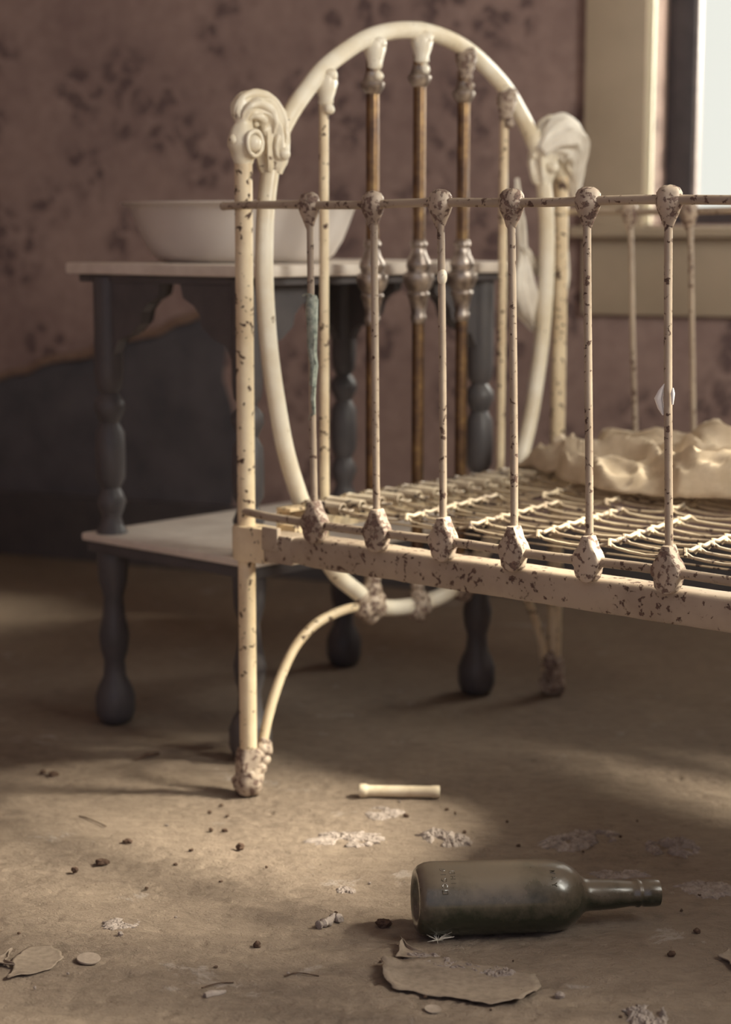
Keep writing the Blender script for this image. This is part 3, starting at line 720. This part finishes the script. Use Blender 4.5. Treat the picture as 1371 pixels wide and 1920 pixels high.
# thin round disc
p = floor_at(168, 1803); mb = MB(); mb.lathe(p+Vector((0, 0, .0018)), [(.0100, -.001), (.0122, 0), (.0125, .0010), (.0120, .0020), (.0100, .0021), (.0, .0019)], 32, axis=(.05, -.10, 1))
tag(mb.build('round_disc', 'disc', origin=p), 'thin round disc like a coin on the dusty floor', 'disc')
p = floor_at(814, 1893); mb = MB(); mb.lathe(p, [(.007, .0002), (.0085, .0006), (.0083, .0014), (.0070, .0010), (.0, .0009)], 20, axis=(.05, -.06, 1))
tag(mb.build('round_disc', 'disc', origin=p), 'small round disc half sunk in dust below the paper sheet', 'disc')

def stone(px, py, wpx, hpx, m_, name, label, cat, group=None, seed=0, flat=1):
    p = floor_at(px, py); sc = p.y/F_PX; rx = wpx*sc/2; rz = max(hpx*sc*.62, .0012)
    mb = MB(); n_ = 9; prof = [(math.sin(PI*i/n_), -math.cos(PI*i/n_)) for i in range(n_+1)]
    mb.lathe((0, 0, 0), prof, 14)
    for i, v in enumerate(mb.v):
        q = 1+.42*noise.noise(v*1.5+Vector((seed*7.3, seed, 0)))+.22*noise.noise(v*4+Vector((seed, 9, 0)))
        mb.v[i] = p + Vector((v.x*rx*q, v.y*rx*.75*q, rz*.75 + max(v.z, -.75)*rz*q))
    return tag(mb.build(name, m_, origin=p, sm=False), label, cat, group)
crumbs = [(452, 1593, 16, 11, 'dark crumb of dirt left of the pale floor patch, below the bed foot'), (193, 1622, 26, 10, 'largest dark crumb of dirt, left side of the floor'), (142, 1637, 14, 10, 'dark crumb just left of the largest crumb'),
          (484, 1777, 15, 12, 'black cube-like crumb on the floor left of the bottle'), (241, 1582, 18, 8, 'flat dark crumb above the largest crumb'), (763, 1533, 11, 8, 'small dark crumb below the ceramic tube'),
          (1261, 1793, 16, 12, 'round dark crumb on the floor right of the bottle'), (1309, 1748, 14, 9, 'dark crumb near the right edge beyond the bottle neck'), (397, 1560, 9, 7, 'tiny dark crumb left of the pair below the bed foot'), (423, 1560, 13, 6, 'tiny dark crumb right of the pair below the bed foot'),
          (82, 1452, 12, 7, 'small blurred crumb in the shade at the left'), (102, 1456, 22, 8, 'flat blurred crumb in the shade at the left')]
for i, (x, y, w_, h_, lb) in enumerate(crumbs): stone(x, y, w_, h_, 'crumb', 'dirt_crumb', lb, 'crumb', 'dark crumbs scattered on the floor', i+1)
rnd = random.Random(3)
for i in range(46):
    x, y = rnd.uniform(10, 1360), rnd.uniform(1500, 1910)
    if 760 < x < 1260 and 1600 < y < 1790: continue
    stone(x, y, rnd.uniform(4, 9), rnd.uniform(3, 6), 'crumb' if i % 3 else 'plaster', 'grit_speck', 'tiny speck of grit on the dusty floor', 'grit', 'specks of grit over the floor', 30+i)
stone(721, 1738, 32, 16, 'crumb', 'dirt_clump', 'soft dark clump at the left end of the bottle shadow', 'clump', None, 21)
stone(1052, 1870, 20, 12, 'plaster', 'plaster_pebble', 'small pale pebble right of the curling paper sheet', 'pebble', None, 22)
stone(228, 1755, 10, 8, 'plaster', 'plaster_pebble', 'small pebble beside the pale patch left of the disc', 'pebble', None, 23)
# knobbly twig-like scrap
pts = [floor_at(x, y) + Vector((0, 0, .004)) for x, y in ((598, 1742), (608, 1738), (620, 1733), (630, 1726), (641, 1731))]
mb = MB(); mb.tube([Vector(q) for q in smooth([tuple(v) for v in pts], 4)], [.0045+.0012*math.sin(i*1.9) for i in range(17)], 10); mb.jitter(.0016, 300)
tag(mb.build('plaster_scrap', 'plaster', origin=pts[0]), 'finger-shaped scrap of plaster on the floor left of the bottle', 'scrap')
pts = [floor_at(x, y) + Vector((0, 0, .002)) for x, y in ((386, 1872), (398, 1868), (412, 1866), (424, 1862))]
mb = MB(); mb.tube(pts, [.003, .0036, .003, .0015], 9); mb.jitter(.0016, 300)
tag(mb.build('plaster_scrap', 'plaster', origin=pts[0]), 'thin grey scrap of plaster near the bottom edge, left of centre', 'scrap')

# patches of fallen plaster: crumbly low relief
def patch(px, py, wpx, hpx, label, seed, height=.005, rot=0):
    c = floor_at(px, py); sc = c.y/F_PX; rx = wpx*sc/2; el = CAM_H/c.y; ry = hpx*sc/el/2
    mb = MB(); nr, na = 26, 96; vs = [c+Vector((0, 0, height*.5))]; fs = []
    for i in range(1, nr+1):
        f = i/nr
        for k in range(na):
            a = 2*PI*k/na; rr_ = 1+.35*noise.noise((math.cos(a)*1.4, math.sin(a)*1.4, seed))+.25*noise.noise((math.cos(a)*5, math.sin(a)*5, seed))+.14*noise.noise((math.cos(a)*14, math.sin(a)*14, seed))
            x, y = math.cos(a)*rx*f*rr_, math.sin(a)*ry*f*rr_
            x, y = x*math.cos(rot)-y*math.sin(rot), x*math.sin(rot)+y*math.cos(rot)
            q = Vector((x*90, y*90, seed*3)); e = min(1, (1-f)*5)
            z = height*(.25+.9*abs(noise.noise(q))+.6*abs(noise.noise(q*2.3)) + .35*noise.noise(q*5))*e - (0 if f < 1 else .0012)
            hole = noise.noise((x*42, y*42, seed+5))
            if hole > .22: z -= height*1.3*min(1, (hole-.22)*7)
            vs.append(c+Vector((x, y, z)))
    fs += [(0, 1+k, 1+(k+1) % na) for k in range(na)]
    for i in range(nr-1): fs += [(1+i*na+k, 1+(i+1)*na+k, 1+(i+1)*na+(k+1) % na, 1+i*na+(k+1) % na) for k in range(na)]
    mb.add(vs, fs); tag(mb.build('plaster_patch', 'plaster', origin=c, sm=False), label, 'plaster')
patch(655, 1573, 155, 30, 'bright patch of crumbled plaster below the ceramic tube', 1, .003)
patch(722, 1526, 74, 26, 'small patch of plaster crumbs just under the ceramic tube', 2, .003)
patch(838, 1572, 130, 26, 'slanting ridge of crumbled plaster behind the bottle base', 3, .005, -.9)
patch(1080, 1575, 170, 34, 'long patch of crumbled plaster behind the middle of the bottle', 4, .005, .6)
patch(1262, 1588, 110, 36, 'dark edged plaster ridge beyond the bottle neck', 5, .007, -1.0)
patch(1165, 1638, 130, 16, 'low plaster crumbs close behind the bottle neck', 6, .003)
patch(1330, 1665, 110, 36, 'plaster patch at the right edge beside the bottle mouth', 7, .003)
patch(228, 1733, 76, 22, 'greyish plaster patch above the round disc', 8, .002)
patch(648, 1670, 36, 14, 'small heap of pale plaster left of the bottle', 9, .003)
patch(830, 1805, 190, 22, 'rough ridge of plaster along the top of the curling paper', 10, .004, -.5)
patch(925, 1822, 110, 26, 'grey plaster crumbs on the paper under the bottle', 11, .005, -.5)
patch(1215, 1905, 80, 50, 'fluffy heap of debris at the bottom right', 12, .006)

# curling sheets of floor paper
def sheet(outline, label, lift, seed):
    pts = [floor_at(x, y) for x, y in outline]; n_ = len(pts)
    ring = []
    for i in range(n_):
        a, b_ = pts[i], pts[(i+1) % n_]
        for j in range(10):
            t = j/10; q = a.lerp(b_, t); q = q+nvec(q*45+Vector((seed, 0, 0)))*.006; q = q+nvec(q*160+Vector((seed, 0, 0)))*.002; ring.append((q.x, q.y, lift[i]*.7*(1-t)+lift[(i+1) % n_]*t))
    cx = sum(r_[0] for r_ in ring)/len(ring); cy = sum(r_[1] for r_ in ring)/len(ring)
    mb = MB(); m_ = len(ring); vs = [Vector((cx, cy, .0012))]; K = 10
    for i in range(1, K+1):
        f = i/K
        for x, y, z in ring:
            X, Y = cx+(x-cx)*f, cy+(y-cy)*f
            vs.append(Vector((X, Y, .0012 + z*f**6 + .0004*noise.noise((X*40, Y*40, seed)))))
    fs = [(0, 1+k, 1+(k+1) % m_) for k in range(m_)]
    for i in range(K-1): fs += [(1+i*m_+k, 1+(i+1)*m_+k, 1+(i+1)*m_+(k+1) % m_, 1+i*m_+(k+1) % m_) for k in range(m_)]
    mb.add(vs, fs); o = mb.build('paper_sheet', 'flake', origin=(cx, cy, 0)); md = o.modifiers.new('thick', 'SOLIDIFY'); md.thickness = .0008; md.offset = -1
    tag(o, label, 'paper')
sheet([(757, 1806), (716, 1815), (722, 1838), (735, 1858), (800, 1868), (925, 1890), (975, 1882), (1008, 1868), (1012, 1832), (930, 1815), (840, 1800)], 'large curling sheet of dusty paper in front of the bottle', [.003, .012, .010, .002, .001, .004, .006, .006, .001, .001, .002], 1)
sheet([(745, 1800), (752, 1772), (790, 1788), (830, 1800)], 'small upturned paper corner at the left of the bottle shadow', [.001, .010, .002, .001], 2)
sheet([(18, 1842), (28, 1802), (60, 1780), (100, 1778), (126, 1800), (104, 1820)], 'thin torn sheet of paper near the lower left corner', [.002, .001, .001, .001, .001, .001], 3)
sheet([(-40, 1800), (0, 1802), (32, 1788), (10, 1806), (27, 1818), (-30, 1812)], 'split curled paper edge at the left border', [.001, .003, .006, .002, .006, .001], 4)
sheet([(1345, 1800), (1371, 1812), (1410, 1830), (1420, 1795), (1370, 1780)], 'curled paper edge at the right border', [.005, .004, .001, .001, .001], 5)

# tuft of pale down by the bottle
fc = floor_at(822, 1768); mb = MB(); rnd = random.Random(5)
for i in range(26):
    a = rnd.uniform(0, 2*PI); L = rnd.uniform(.006, .020)
    d = Vector((math.cos(a), math.sin(a)*.8, rnd.uniform(.15, .8)))
    mb.tube([fc+Vector((0, 0, .003)), fc+Vector((0, 0, .003))+d*L*.5, fc+d*L+Vector((0, 0, .002))], [.00035, .00025, .00012], 4)
tag(mb.build('feather_tuft', 'feather', origin=fc), 'tuft of pale down on the floor in the bottle shadow', 'feather')
# a splinter in the shade at the left
a_, b_ = floor_at(252, 1428), floor_at(300, 1418)
mb = MB(); mb.tube([a_+Vector((0, 0, .002)), a_.lerp(b_, .5)+Vector((0, 0, .005)), b_+Vector((0, 0, .004))], [.001, .003, .002], 8)
tag(mb.build('wood_splinter', 'crumb', origin=a_), 'dark splinter on the shaded floor left of the bed foot', 'splinter')
# fine straws and hairs of debris
for i, (q, lb) in enumerate((([(535, 1833), (560, 1828), (600, 1832)], 'thin straw on the floor below the finger-shaped scrap'), ([(380, 1855), (410, 1848), (440, 1845)], 'dark straw on the floor near the bottom, left of centre'), ([(150, 1533), (170, 1540), (200, 1552)], 'curved straw in the shadow band at the left'))):
    P_ = [floor_at(x, y)+Vector((0, 0, .0012+.001*(k == 1))) for k, (x, y) in enumerate(q)]
    mb = MB(); mb.tube([Vector(v) for v in smooth([tuple(v) for v in P_], 4)], .0007, 5); tag(mb.build('straw', 'crumb', origin=P_[0]), lb, 'straw')
